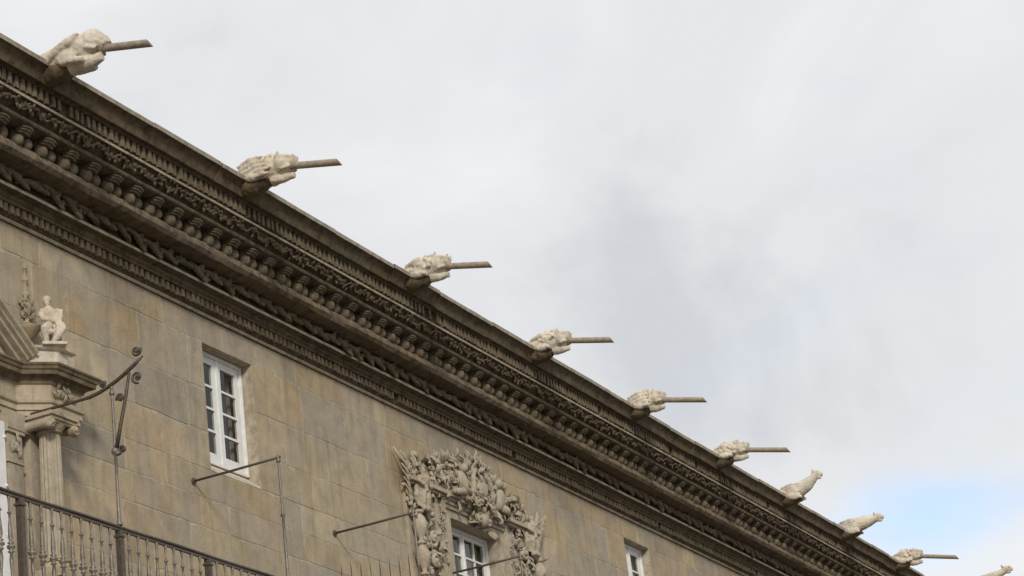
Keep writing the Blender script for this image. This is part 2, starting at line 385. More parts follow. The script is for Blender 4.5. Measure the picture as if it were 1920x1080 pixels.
# ------------------------------------------------------------------ windows
def window(h, depth, leaves, cols, rows, ztop, zbot, curtain=()):
    x0, x1 = h[0], h[1]; y = depth; fw = .05
    fm = MB()
    fm.box(x0, x0 + fw, y, y + .09, zbot, ztop); fm.box(x1 - fw, x1, y, y + .09, zbot, ztop)
    fm.box(x0 + fw, x1 - fw, y, y + .09, ztop - fw, ztop); fm.box(x0 + fw, x1 - fw, y, y + .09, zbot, zbot + fw * .8)
    fm.box(x0 + .012, x0 + .035, y - .012, y, zbot, ztop); fm.box(x1 - .035, x1 - .012, y - .012, y, zbot, ztop)
    fm.box(x0 + .035, x1 - .035, y - .012, y, ztop - .035, ztop - .012)
    win = part('window', fm, M['white'], B)
    lw = (x1 - x0 - 2 * fw) / leaves; st = (.088 if cols == 1 else .06)
    for k in range(leaves):
        a = x0 + fw + k * lw + .004; b = a + lw - .008; p, q = zbot + fw * .8 + .004, ztop - fw - .004
        c = MB(); yy = y + .022
        c.box(a, a + st, yy, yy + .05, p, q); c.box(b - st, b, yy, yy + .05, p, q)
        c.box(a + st, b - st, yy, yy + .05, q - st, q); c.box(a + st, b - st, yy, yy + .05, p, p + st * 1.3)
        if k > 0: c.box(a - .022, a + .022, yy - .016, yy, p, q)
        ca = part('casement', c, M['white'], win)
        gx0, gx1, gz0, gz1 = a + st, b - st, p + st * 1.3, q - st
        mt = .03
        for j in range(1, cols):
            xm = gx0 + (gx1 - gx0) * j / cols; part('glazing_bar', MB().box(xm - mt / 2, xm + mt / 2, yy + .004, yy + .044, gz0, gz1), M['white'], win)
        for i in range(1, rows):
            zm = gz0 + (gz1 - gz0) * i / rows
            for j in range(cols):
                u0 = gx0 + (gx1 - gx0) * j / cols + (mt / 2 if j else 0); u1 = gx0 + (gx1 - gx0) * (j + 1) / cols - (mt / 2 if j < cols - 1 else 0)
                part('glazing_bar', MB().box(u0, u1, yy + .004, yy + .044, zm - mt / 2, zm + mt / 2), M['white'], win)
        for i in range(rows):
            for j in range(cols):
                u0 = gx0 + (gx1 - gx0) * j / cols; u1 = gx0 + (gx1 - gx0) * (j + 1) / cols
                v0 = gz0 + (gz1 - gz0) * i / rows; v1 = gz0 + (gz1 - gz0) * (i + 1) / rows; tl = rng.uniform(-.003, .003)
                gm = MB().add([(u0, yy + .024 + tl, v0), (u1, yy + .024 - tl, v0), (u1, yy + .024 - tl, v1), (u0, yy + .024 + tl, v1),
                               (u0, yy + .028 + tl, v0), (u1, yy + .028 - tl, v0), (u1, yy + .028 - tl, v1), (u0, yy + .028 + tl, v1)],
                              [(0, 1, 2, 3), (7, 6, 5, 4), (0, 4, 5, 1), (1, 5, 6, 2), (2, 6, 7, 3), (3, 7, 4, 0)])
                part('pane', gm, M['glass'], win)
    dr_ = h[3] > 0
    for (u0, u1, v0, v1) in curtain:
        cm = MB(); K = 26; vs = []; fs = []
        for i in range(K + 1):
            u = u0 + (u1 - u0) * i / K; dy = .02 * math.sin(i * 1.9) + .01 * math.sin(i * .7)
            vs += [(u, y + .16 + dy, v0), (u, y + .16 + dy * .6, v1)]
        for i in range(K): fs.append((2 * i, 2 * i + 2, 2 * i + 3, 2 * i + 1))
        part('curtain', cm.add(vs, fs), M['curtain'], win, smooth=True)
    if dr_: dark_room(h)
    return win
def sill(h, win, zb, depth):
    b = MB(); x0, x1 = h[0] + .003, h[1] - .003
    b.add([(x0, -.004, h[2] + .006), (x1, -.004, h[2] + .006), (x1, -.004, h[2] + .04), (x0, -.004, h[2] + .04),
           (x0, depth + .05, h[2] + .006), (x1, depth + .05, h[2] + .006), (x1, depth + .05, zb), (x0, depth + .05, zb)],
          [(0, 1, 2, 3), (7, 6, 5, 4), (0, 4, 5, 1), (3, 2, 6, 7), (0, 3, 7, 4), (1, 5, 6, 2)])
    part('sill', b, M['pale'], win)
for h in (W1, W3):
    wn = window(h, .16, 2, 1, 4, h[3] - .003, h[2] + .20, curtain=[(h[0] + .42, h[0] + .47, 10.8, 12.1), (h[0] + 1.03, h[0] + 1.09, 10.8, 12.1)])
    sill(h, wn, h[2] + .20, .16)
    wn['label'] = 'white two-leaf window with four panes in each leaf'
# shallow lintel stones show as reveals through the mortar bed; window in the carved surround
w2 = window((30.96, 32.60, 0, 0), .15, 2, 2, 9, 11.18, 8.35, curtain=[(31.83, 32.52, 8.4, 11.12), (31.05, 31.15, 8.4, 11.1)])
w2['label'] = 'white many-paned window inside the carved stone surround'
dark_room((30.96, 32.60, 8.4, 11.2), 2.6)

# ------------------------------------------------------------------ cornice
CX0, CX1 = 12.0, 66.0
def sweep(mb, prof, x0, x1, step=.35, amp=.0035, freq=1.7, seed=0, cap=True):
    n = max(2, int((x1 - x0) / step)); P = len(prof); vs = []; fs = []
    for i in range(n + 1):
        x = x0 + (x1 - x0) * i / n
        for k, (o, z) in enumerate(prof):
            a = amp if not isinstance(amp, (list, tuple)) else amp[k]
            d = noise.noise_vector(Vector((x * freq, k * 3.3 + seed, seed * 1.7))) * a
            vs.append((x, -o + d.y, z + d.z))
    for i in range(n):
        for k in range(P - 1):
            a = i * P + k; fs.append((a, a + P, a + P + 1, a + 1))
        a = i * P + P - 1; fs.append((a, a + P, i * P + P, i * P))
    if cap: fs += [tuple(range(P)), tuple(range(n * P + P - 1, n * P - 1, -1))]
    return mb.add(vs, fs)
# (projection, height) of the bed mouldings up to the underside of the crowning stones
bed = [(-.2, 12.575), (.035, 12.575), (.05, 12.590), (.05, 12.612), (.075, 12.618), (.075, 12.745), (.15, 12.745), (.155, 12.775),
       (.18, 12.79), (.195, 12.825), (.25, 12.832), (.285, 12.84), (.285, 12.879), (.24, 12.888), (.24, 13.035), (.47, 13.045),
       (.555, 13.058), (.602, 13.10), (.606, 13.15), (.58, 13.20), (.515, 13.235), (.42, 13.238), (.42, 13.372), (.735, 13.372),
       (.765, 13.385), (.775, 13.405), (.765, 13.428), (.735, 13.44), (.735, 13.47), (.78, 13.50), (.845, 13.575), (.895, 13.58), (.905, 13.605), (.87, 13.612), (.87, 13.775),
       (.93, 13.775), (.95, 13.80), (.99, 13.80), (.99, 13.83), (-.2, 13.83)]
am = [.003] * len(bed)
for i in range(15, 22): am[i] = .013
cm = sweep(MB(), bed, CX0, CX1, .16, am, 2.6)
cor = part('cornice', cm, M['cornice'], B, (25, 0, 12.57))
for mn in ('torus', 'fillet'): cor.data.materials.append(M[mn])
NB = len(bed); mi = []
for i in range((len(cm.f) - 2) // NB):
    for k in range(NB): mi.append(1 if 16 <= k <= 20 else 2 if k in (1, 2, 11, 12, 31) else 0)  # fillet faces take the painted-lit stone
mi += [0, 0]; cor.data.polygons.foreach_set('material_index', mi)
auto_smooth(cor, 30)
cor['label'] = 'deep dark weathered stone cornice with carved rows'
# crowning gutter stones, each its own piece
crown = [(-.15, 13.84), (.985, 13.84), (.992, 13.80), (1.005, 13.795), (1.02, 13.84), (1.035, 13.89), (1.065, 13.93), (1.105, 13.955), (1.12, 13.957), (1.125, 14.012), (.95, 14.03), (-.15, 14.03)]
x = CX0
while x < CX1:
    L = rng.uniform(1.1, 1.75); e = min(x + L, CX1); dz = rng.uniform(-.012, .012); do = rng.uniform(-.010, .010)
    mb = sweep(MB(), [(o + (do if o > .5 else 0), z + (dz if o > .5 else 0)) for o, z in crown], x + .005, e - .005, .25, .004, 3.1, seed=x)
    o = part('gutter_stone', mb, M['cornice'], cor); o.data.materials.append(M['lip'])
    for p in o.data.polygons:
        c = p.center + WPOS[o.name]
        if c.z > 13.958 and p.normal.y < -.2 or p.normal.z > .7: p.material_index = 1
    auto_smooth(o, 35); x = e
# dentils (two rows)
def dentils(o0, o1, z0, z1, pitch, wd):
    mb = MB(); x = CX0 + .1
    while x < CX1 - .1:
        ww = wd * rng.uniform(.85, 1.12); dx = rng.uniform(-.006, .006)
        if rng.random() > .03: mb.box(x + dx, x + dx + ww, -o1 + rng.uniform(-.006, .008), -o0 + .02, z0 + rng.uniform(0, .008), z1 - rng.uniform(0, .006), .0025)
        x += pitch
    return mb
for dn in (dentils(.075, .135, 12.635, 12.742, .112, .062), dentils(.87, .925, 13.628, 13.772, .112, .06)):
    o = part('dentil_row', dn, M['cornice_carved'], cor); tag(o, kind='stuff')
# brackets with ribbed front rolls, and the eggs of the row
mb = MB()
pr = [(0, .0), (0, -.02), (.06, -.06), (.13, -.07), (.19, -.065), (.19, 0)]
hw = .085
mb.add([(s * hw, -o, z) for s in (-1, 1) for o, z in pr], [tuple(range(6)), tuple(range(11, 5, -1))] + [(k, (k + 1) % 6, 6 + (k + 1) % 6, 6 + k) for k in range(6)])
for k, (o, z, r) in enumerate([(.292, -.012, .017), (.268, -.034, .019), (.236, -.056, .020)]):
    mb.tube([(-.10 + .0333 * q, -o - .016 * math.sin(q * math.pi / 6), z - .012 + .014 * math.sin(q * math.pi / 6)) for q in range(7)], [r * .7] + [r] * 5 + [r * .7], 8)
mb.add([(s * hw, -o, z) for s in (-1, 1) for o, z in [(.17, 0), (.17, -.07), (.235, -.05), (.29, -.005), (.29, 0)]], [(0, 1, 2, 3, 4), (9, 8, 7, 6, 5)] + [(k, (k + 1) % 5, 5 + (k + 1) % 5, 5 + k) for k in range(5)])
me_br = mb.mesh('bracket', M['cornice_carved']); me_br.polygons.foreach_set('use_smooth', [True] * len(me_br.polygons)); me_br.set_sharp_from_angle(angle=math.radians(40))
mb = MB(); mb.ell(R(-25, 'X'), .088, .086, .096, 14, 9); mb.tube([(-.055, .012, .075), (0, -.005, .088), (.055, .012, .075)], [.014, .018, .014], 6)
me_egg = mb.mesh('egg', M['cornice_carved'], smooth=True)
x = CX0 + .2; k = 0
while x < CX1 - .3:
    o = link('bracket', me_br, (x + rng.uniform(-.008, .008), -.42, 13.374), cor, (0, rng.uniform(-.03, .03), rng.uniform(-.04, .04)))
    e = link('egg', me_egg, (x - .035, -.575 + rng.uniform(-.008, .008), 13.258), cor, (rng.uniform(-.2, .2), rng.uniform(-.2, .2), 0))
    e = link('egg', me_egg, (x + .165, -.555 + rng.uniform(-.008, .008), 13.262), cor, (rng.uniform(-.2, .2), rng.uniform(-.2, .2), 0)); e.scale = [.9 * rng.uniform(.9, 1.06) for _ in range(3)]
    x += .432; k += 1
# garland: overlapping carved swags
mb = MB(); pts = []; rd = []
for i in range(10):
    t = i / 9; pts.append((-.30 + .60 * t, -.03 - .055 * math.sin(t * math.pi), .048 - .055 * t + .034 * math.sin(t * 2 * math.pi))); rd.append(.016 + .022 * math.sin(math.pi * min(1, t * 1.05)) ** .7 + .006 * math.sin(t * 17))
mb.tube(pts, rd, 8); mb.ball((.17, -.07, .015), .036, 8, 6); mb.ball((.04, -.085, .06), .034, 8, 6); mb.ball((-.14, -.06, .06), .03, 8, 6); mb.ball((.27, -.05, .045), .028, 8, 6)
mb.leaf(T(-.05, -.06, .02) @ R(-35, 'Y'), .17, .05, .35); mb.leaf(T(.06, -.075, -.005) @ R(25, 'Y'), .15, .04, .3)
me_g = mb.mesh('garland', M['cornice_carved'], smooth=True)
x = CX0 + .25
while x < CX1 - .3:
    o = link('garland', me_g, (x, -.245 + rng.uniform(-.01, .01), 12.955 + rng.uniform(-.012, .012)), cor, (rng.uniform(-.35, .35), rng.uniform(-.22, .15), rng.uniform(-.12, .12)))
    o.scale = (rng.uniform(.95, 1.1), 1.0, rng.uniform(.95, 1.15)); x += .335
# thin foliage scroll in the upper hollow
mb = MB(); x = CX0 + .15; k = 0
SL = Vector((0, -.5, .62)).normalized()
while x < CX1 - .2:
    s = 1 if k % 2 else -1; pts = []
    for i in range(9):
        t = i / 8; v = s * .036 * math.sin(t * 2 * math.pi) + rng.uniform(-.004, .004); pts.append(Vector((x + .24 * t, -.808, 13.535)) + SL * v + Vector((0, -.016, -.012)))
    mb.tube(pts, [.012, .019, .021, .018, .014, .018, .021, .019, .012], 6, False)
    for q in range(5):
        c = Vector((x + rng.uniform(.02, .22), -.815, 13.53)) + SL * rng.uniform(-.035, .035)
        mb.leaf(T(*c) @ R(rng.uniform(20, 50), 'X') @ R(rng.uniform(0, 360), 'Y'), .085, .028, .45)
    x += .21; k += 1
o = part('leaf_scroll', mb, M['cornice_carved'], cor, smooth=True); tag(o, kind='stuff')

# ------------------------------------------------------------------ aedicule over the balcony door (left)
A0 = MB()
def plan(e):
    f = lambda o: o + 20.135 - math.sqrt(2) * (e - .17)
    return [(15.2, .06 + e), (f(.06 + e), .06 + e), (f(.33 + e), .33 + e), (21.27 + e, .33 + e), (21.27 + e, -.03)]
def sweep_plan(mb, prof, planf):
    P = len(prof); rows = [[(x, -o, z) for x, o in planf(e)] for e, z in prof]; K = len(rows[0]); vs = [p for r in rows for p in r]; fs = []
    for i in range(P - 1):
        for k in range(K - 1):
            a = i * K + k; fs.append((a, a + 1, a + 1 + K, a + K))
    return mb.add(vs, fs)
eprof = [(-.3, 10.26), (-.015, 10.26), (-.015, 10.32), (.005, 10.322), (.005, 10.385), (.03, 10.40), (.035, 10.425), (0, 10.432), (0, 10.615), (.025, 10.625), (.03, 10.65), (.055, 10.672),
         (.06, 10.69), (.125, 10.70), (.13, 10.745), (.145, 10.755), (.155, 10.785), (.172, 10.80), (.172, 10.822), (.02, 10.845), (-.4, 10.85)]
ae = part('window_aedicule', sweep_plan(MB(), eprof, plan), M['aedicule'], B, (20.5, 0, 10.26))
ae.data.materials.append(M['cornice_carved'])
K_ = 4
ae.data.polygons.foreach_set('material_index', [1 if 9 <= i // K_ <= 17 else 0 for i in range(len(ae.data.polygons))])
ae['label'] = 'pedimented stone door surround with fluted column and splayed entablature'
# column
cx, co = 20.74, .26
colm = MB(); zb, zt = 8.62, 10.06
pr = [(.128 * (1 - .14 * max(0, t - .3) ** 1.2), zb + (zt - zb) * t) for t in [0, .1, .2, .3, .4, .5, .6, .7, .8, .9, .97, 1]]
colm.lathe(pr, (cx, -co, 0), 96, 16, .10)
part('column', colm, M['aedicule'], ae, smooth=False)
bm_ = MB(); bm_.lathe([(.19, 8.50), (.195, 8.53), (.185, 8.56), (.155, 8.57), (.15, 8.585), (.165, 8.595), (.165, 8.615), (.14, 8.625)], (cx, -co, 0), 28)
bm_.box(cx - .21, cx + .21, -co - .21, -co + .21, 8.44, 8.505)
part('column_base', bm_, M['aedicule'], ae, smooth=False)
ped = MB(); ped.box(cx - .23, cx + .23, -co - .21, -.0, 7.72, 8.38); ped.box(cx - .26, cx + .26, -co - .24, -.0, 8.38, 8.44); ped.box(cx - .26, cx + .26, -co - .24, 0, 7.66, 7.72)
part('column_pedestal', ped, M['aedicule'], ae)
cap = MB(); cap.lathe([(.125, 10.045), (.145, 10.06), (.13, 10.075), (.15, 10.10), (.175, 10.135), (.17, 10.16)], (cx, -co, 0), 24)
for sx in (-1, 1):
    for sy in (-1, 1):
        c = Vector((cx + sx * .215, -co + sy * .17, 10.115))
        cap.tube([c + Vector((0, -.035 * sy, 0)), c + Vector((0, .03 * sy, 0))], [.07, .055], 12)
        cap.ball(c + Vector((0, sy * .03 + .0, 0)), .03, 8, 6); cap.ball(c + Vector((sx * .03, 0, -.03)), .045, 8, 6)
    cap.tube([(cx + sx * .215, -co - .17, 10.12), (cx + sx * .2, -co, 10.125), (cx + sx * .215, -co + .17, 10.12)], [.062, .045, .062], 12)
cap.tube([(cx - .22, -co - .17, 10.165), (cx, -co - .15, 10.155), (cx + .22, -co - .17, 10.165)], .025, 8)
cap.box(cx - .22, cx + .22, -co - .20, -co + .22, 10.165, 10.20); cap.box(cx - .25, cx + .25, -co - .225, -co + .23, 10.20, 10.235); cap.box(cx - .2, cx + .2, -co - .18, -co + .2, 10.235, 10.262)
o = part('capital', cap, M['aedicule'], ae); auto_smooth(o, 40)
# pilasters behind
pl = MB(); pl.box(20.22, 20.47, -.085, .01, 7.7, 10.02); pl.box(20.19, 20.50, -.11, .01, 10.02, 10.06); pl.box(20.2, 20.49, -.10, .01, 9.68, 9.71)
for q in range(9): pl.leaf(T(20.345 + rng.uniform(-.09, .09), -.085, 9.74 + rng.uniform(0, .22)) @ R(rng.uniform(-140, -40), 'Y'), .10, .035, .4)
pl.box(20.19, 20.5, -.12, .01, 10.06, 10.262)
part('pilaster', pl, M['aedicule'], ae)
pl = MB(); pl.box(20.60, 20.88, -.10, .01, 7.7, 10.04); pl.box(20.57, 20.91, -.12, .01, 10.04, 10.262)
part('pilaster', pl, M['aedicule'], ae)
# carved leaf on the frieze corner
fr = MB()
fz = Vector((20.83, -.335, 10.47))
for q in range(12): fr.leaf(T(fz.x + rng.uniform(-.05, .28), -.33, 10.45 + rng.uniform(0, .12)) @ R(rng.uniform(-150, -30), 'Y'), .11, .03, .5)
for q in range(3): fr.scroll(T(20.85 + .13 * q, -.335, 10.52) , .05, .014)
part('frieze_carving', fr, M['aedicule'], ae, smooth=True)
# statue pedestal, splayed like the entablature
def splay_ped(pts_bot, z0, z1, grow):
    """three front corners (left, middle, right) in plan, back against the wall"""
    a, b, c = pts_bot; mb = MB(); rows = []
    for gz, e in grow:
        d1 = (b - a).normalized(); n1 = Vector((d1.y, -d1.x)); p = [a + n1 * e - d1 * e, b + n1 * e + Vector((0, -e)) * .4, c + Vector((e, -e)), Vector((c.x + e, .02)), Vector((a.x - e * .4, .02))]
        rows.append([(q.x, q.y, gz) for q in p])
    K = 5; vs = [p for r in rows for p in r]; fs = []
    for i in range(len(rows) - 1):
        for k in range(K):
            q = i * K + k; r = i * K + (k + 1) % K; fs.append((q, r, r + K, q + K))
    fs += [tuple(range(K - 1, -1, -1)), tuple(range((len(rows) - 1) * K, len(rows) * K))]
    return mb.add(vs, fs)
pa, pb, pc = [on_level(px, py, 10.85).xy for px, py in ((60, 681), (109, 683), (136, 693))]
zs = 10.85
spd = splay_ped((pa, pb, pc), 0, 0, [(zs - .02, .02), (zs + .012, .02), (zs + .014, 0), (zs + .155, 0), (zs + .16, .022), (zs + .175, .04), (zs + .2, .045), (zs + .205, .03)])
sp = part('statue_pedestal', spd, M['pale'], ae)
# raking cornice of the pediment and tympanum
def rake(mb, x0, z0, x1, z1, prof):
    d = Vector((x1 - x0, 0, z1 - z0)).normalized(); n = Vector((-d.z, 0, d.x))
    if n.z < 0: n = -n
    vs = []
    for (x, z) in ((x0, z0), (x1, z1)):
        for h, o in prof: vs.append(Vector((x, -o, z)) + n * h)
    P = len(prof); fs = [(k, (k + 1) % P, P + (k + 1) % P, P + k) for k in range(P)] + [tuple(range(P)), tuple(range(2 * P - 1, P - 1, -1))]
    return mb.add(vs, fs)
rk = MB(); rake(rk, 20.47, 10.85, 18.4, 10.85 + 2.07 * .722, [(0, -.02), (0, .12), (.03, .13), (.035, .2), (.065, .21), (.07, .255), (.10, .26), (.115, .30), (.14, .31), (.15, .28), (.15, -.02)])
rake(rk, 16.33, 10.85, 18.4, 10.85 + 2.07 * .722, [(0, -.02), (0, .12), (.03, .13), (.035, .2), (.065, .21), (.07, .255), (.10, .26), (.115, .30), (.14, .31), (.15, .28), (.15, -.02)])
part('raking_cornice', rk, M['aedicule'], ae)
ty = MB(); ty.add([(20.4, -.06, 10.84), (18.4, -.06, 12.3), (16.4, -.06, 10.84), (20.4, .01, 10.84), (18.4, .01, 12.3), (16.4, .01, 10.84)], [(0, 1, 2), (3, 5, 4), (0, 3, 4, 1), (1, 4, 5, 2), (2, 5, 3, 0)])
part('tympanum', ty, M['aedicule'], ae)
# white balcony door edge
dm = MB(); dm.box(20.06, 20.185, -.075, .0, 7.7, 10.12); dm.box(20.00, 20.06, -.055, .0, 7.7, 10.06); dm.box(18.2, 20.06, -.075, 0, 10.06, 10.14)
for q in range(5): dm.ball((20.17, -.08, 9.95 - .55 * q), .02, 8, 6)
dr = part('balcony_door', dm, M['white'], B); dr['label'] = 'white frame of the balcony door at the photo edge'
for q in range(4): part('pane', MB().box(18.9, 19.995, -.03, -.02, 7.75 + .58 * q, 8.29 + .58 * q), M['glass'], dr)
for q in range(4): part('glazing_bar', MB().box(18.9, 19.995, -.05, -.001, 8.295 + .58 * q, 8.325 + .58 * q), M['white'], dr)
# candelabrum relief and corbel on the wall above
fn = MB(); fx = 20.76
fn.lathe([(.05, 11.40), (.075, 11.43), (.04, 11.46), (.035, 11.52), (.075, 11.58), (.085, 11.63), (.05, 11.70), (.03, 11.74), (.06, 11.77), (.06, 11.79), (.03, 11.82), (.028, 11.92), (.055, 11.95), (.05, 11.97), (.022, 12.0), (.025, 12.08), (.045, 12.10), (.04, 12.13), (.01, 12.18)], (fx, -.01, 0), 14)
for sx in (-1, 1):
    fn.scroll(T(fx + sx * .10, -.03, 11.64) @ Matrix.Scale(sx, 4, (1, 0, 0)), .055, .017); fn.scroll(T(fx + sx * .085, -.03, 11.53) @ R(180, 'Y') @ Matrix.Scale(sx, 4, (1, 0, 0)), .045, .015)
    for q in range(3): fn.leaf(T(fx + sx * .04, -.05, 11.5 + .08 * q) @ R(-90 + sx * 40, 'Y'), .11, .03, .5)
fn.lathe([(.03, 11.26), (.10, 11.31), (.15, 11.36), (.17, 11.385), (.17, 11.40), (.06, 11.405)], (fx + .05, -.02, 0), 14)
fn.v = [(fx + (q[0] - fx) * .85, q[1] * .8, q[2]) for q in fn.v]
o = part('wall_relief', fn, M['ashlar'], B); auto_smooth(o, 40)

# ------------------------------------------------------------------ carved surround of the middle window
SR = link('carved_surround', None, (31.75, 0, 8.2), B)
SR['label'] = 'stone window surround thick with carved foliage, figures and a crest'
fm = MB()
for (a, b) in ((30.72, 30.96), (32.60, 32.78)): fm.box(a, b, -.07, .42, 8.2, 11.18)
fm.box(30.72, 32.78, -.07, .42, 11.18, 11.42)
for (a, b) in ((30.66, 30.74), (32.76, 32.84)): fm.box(a, b, -.12, .0, 8.2, 11.36)
fm.box(30.66, 32.84, -.125, .0, 11.36, 11.44); fm.box(30.74, 32.76, -.10, -.0701, 11.30, 11.36)
fm.box(29.6, 33.9, -.20, .0, 11.46, 11.52); fm.box(29.65, 33.85, -.15, .0, 11.42, 11.46)
part('window_frame', fm, M['carved'], SR)
def foliage(n, xr, zr, o, size, keep=lambda x, z: True, mb=None, sc=.3):
    mb = mb or MB(); k = 0
    while k < n:
        x, z = rng.uniform(*xr), rng.uniform(*zr)
        if not keep(x, z): continue
        k += 1; oo = o(x, z) if callable(o) else o; oo *= rng.uniform(.55, 1.1); s = size * rng.uniform(.7, 1.3)
        q = rng.random(); m4 = T(x, -oo, z) @ R(rng.uniform(-35, 35), 'X') @ R(rng.uniform(-30, 30), 'Z') @ R(rng.uniform(0, 360), 'Y')
        if q < sc: mb.scroll(m4, s * .5, s * .15)
        elif q < sc + .15: mb.ell(m4, s * .28, s * .22, s * .35, 8, 6)
        else: mb.leaf(m4, s * 1.3, s * .34, rng.uniform(.3, .7), .3)
    return mb
for side in (-1, 1):
    X = lambda d: 31.75 + side * d     # distance from the centre line
    a, b = sorted((X(1.10), X(2.15)))
    pm = MB(); pm.box(a, b, -.06, .0, 8.2, 11.45); pm.box(*sorted((X(1.10), X(1.30))), -.10, -.06, 8.2, 11.3)
    pm.box(*sorted((X(1.88), X(1.93))), -.12, -.06, 8.2, 11.3)
    part('pilaster', pm, M['carved'], SR)
    fo = foliage(190, sorted((X(1.30), X(1.90))), (8.6, 11.42), .12, .11)
    foliage(110, sorted((X(1.12), X(1.28))), (8.6, 11.35), .125, .055, mb=fo, sc=.1)
    for q in range(7): fo.scroll(T(X(1.58), -.14, 8.9 + .36 * q) @ R(90 * q, 'Y'), .12, .035)
    part('pilaster_foliage', fo, M['carved'], SR, smooth=True)
    cl_ = MB(); pr = [(.05, 8.2)]; z = 8.3
    while z < 10.95:
        pr += [(.035, z), (.05, z + .03), (.10, z + .12), (.115, z + .22), (.08, z + .31), (.04, z + .36), (.075, z + .385), (.075, z + .41), (.04, z + .43)]; z += .46
    cl_.lathe(pr, (X(2.02), -.17, 0), 14)
    foliage(40, sorted((X(1.95), X(2.12))), (8.5, 11.0), .24, .07, mb=cl_, sc=.1)
    o = part('colonnette', cl_, M['carved'], SR); auto_smooth(o, 50)
    # standing figure on top of the colonnette
    fg = MB(); c = Vector((X(1.84), -.19, 11.08))
    P = lambda u, o, z: c + Vector((u * .92, -o, z * .86))
    fg.tube([P(-.055, .0, .0), P(-.06, .02, .16), P(-.05, .01, .32)], [.035, .05, .065], 10); fg.tube([P(.06, .02, .0), P(.07, .04, .16), P(.045, .01, .32)], [.035, .05, .065], 10)
    fg.tube([P(0, 0, .28), P(0, .0, .40), P(0, .02, .52), P(0, .0, .58)], [.09, .085, .10, .06], 10); fg.ball(P(0, .02, .655), .052)
    for s in (-1, 1): fg.tube([P(s * .10, 0, .54), P(s * .17, .03, .44), P(s * .12, .10, .36)], [.04, .034, .028], 8)
    fg.tube([P(-.12, .03, -.02), P(.12, .03, -.02)], .04, 8); fg.tube([P(-.1, -.03, .5), P(-.16, -.05, .2), P(-.12, -.03, .02)], [.03, .05, .03], 8)
    o = part('figure', fg, M['carved'], SR); weather(o, .013, .03, .05)
    # winged end ornament
    wg = MB()
    for q in range(7):
        wg.leaf(T(X(2.05 + .03 * q), -.06 - .015 * q, 11.05 + .10 * q) @ R((-60 if side > 0 else -120) + q * 4 * side, 'Y'), .30, .05, .35, .3)
    wg.tube([(X(2.12), -.10, 11.45), (X(2.2), -.12, 11.65), (X(2.32), -.10, 11.80), (X(2.42), -.07, 11.92)], [.035, .045, .035, .012], 8)
    wg.scroll(T(X(2.12), -.10, 11.28), .09, .026); wg.scroll(T(X(2.10), -.10, 10.98), .07, .022)
    foliage(34, sorted((X(1.7), X(2.2))), (11.0, 11.75), .1, .12, mb=wg)
    part('end_ornament', wg, M['carved'], SR, smooth=True)
prof_top = lambda x: 12.26 - .46 * abs((x - 31.75) / 2.0) ** 1.1
inside = lambda x, z: z < prof_top(x) + rng.uniform(-.05, .05)
bulge = lambda x, z: .08 + .20 * math.exp(-((x - 31.75) / .8) ** 2) * (1 - .5 * max(0, z - 11.7) / .6)
cr = foliage(680, (29.75, 33.75), (11.42, 12.3), bulge, .12, inside)
for q in range(26):
    t = q / 25; x = 30.3 + 2.9 * t; cr.leaf(T(x, -.10, prof_top(x) - .10 - .05 * math.sin(t * 21)) @ R(-90 + (t - .5) * 110 + rng.uniform(-45, 45), 'Y'), rng.uniform(.12, .26), .05, .6, .3)
part('crest', cr, M['carved'], SR, smooth=True)
bk = MB(); xs = [29.85 + 3.8 * i / 24 for i in range(25)]
for y in (-.05, 0.0): bk.v += [(x, y, max(11.5, prof_top(x) - .13)) for x in xs] + [(x, y, 11.44) for x in xs]
for i in range(24): bk.f += [(i, i + 1, 26 + i, 25 + i), (50 + i + 1, 50 + i, 75 + i, 76 + i), (i + 1, i, 50 + i, 51 + i)]
part('crest_slab', bk, M['carved'], SR)
sh = MB(); sh.ell(T(31.8, -.22, 11.72), .17, .09, .20, 16, 10); sh.ell(T(31.8, -.28, 11.74), .11, .05, .13, 14, 8)
for s in (-1, 1):
    sh.tube([(31.8 + s * .28, -.22, 11.5), (31.8 + s * .34, -.27, 11.72), (31.8 + s * .26, -.25, 11.95), (31.8 + s * .1, -.24, 12.04)], [.03, .05, .045, .03], 8)
    sh.scroll(T(31.8 + s * .25, -.27, 11.48), .10, .03); sh.scroll(T(31.8 + s * .2, -.24, 12.0), .09, .028)
    sh.ell(T(31.8 + s * .62, -.22, 11.72) @ R(s * 20, 'Y'), .12, .10, .20, 10, 8); sh.ball((31.8 + s * .60, -.26, 11.95), .075)
    sh.tube([(31.8 + s * .65, -.22, 11.6), (31.8 + s * .75, -.28, 11.55), (31.8 + s * .95, -.22, 11.53)], [.07, .06, .04], 8)
part('coat_of_arms', sh, M['carved'], SR, smooth=True)
pn = foliage(26, (31.55, 32.1), (11.12, 11.5), .17, .13); pn.ell(T(31.85, -.18, 11.32), .13, .09, .15, 12, 8); pn.scroll(T(31.7, -.2, 11.28), .10, .03); pn.scroll(T(32.0, -.2, 11.28), .10, .03)
part('pendant_cartouche', pn, M['carved'], SR, smooth=True)

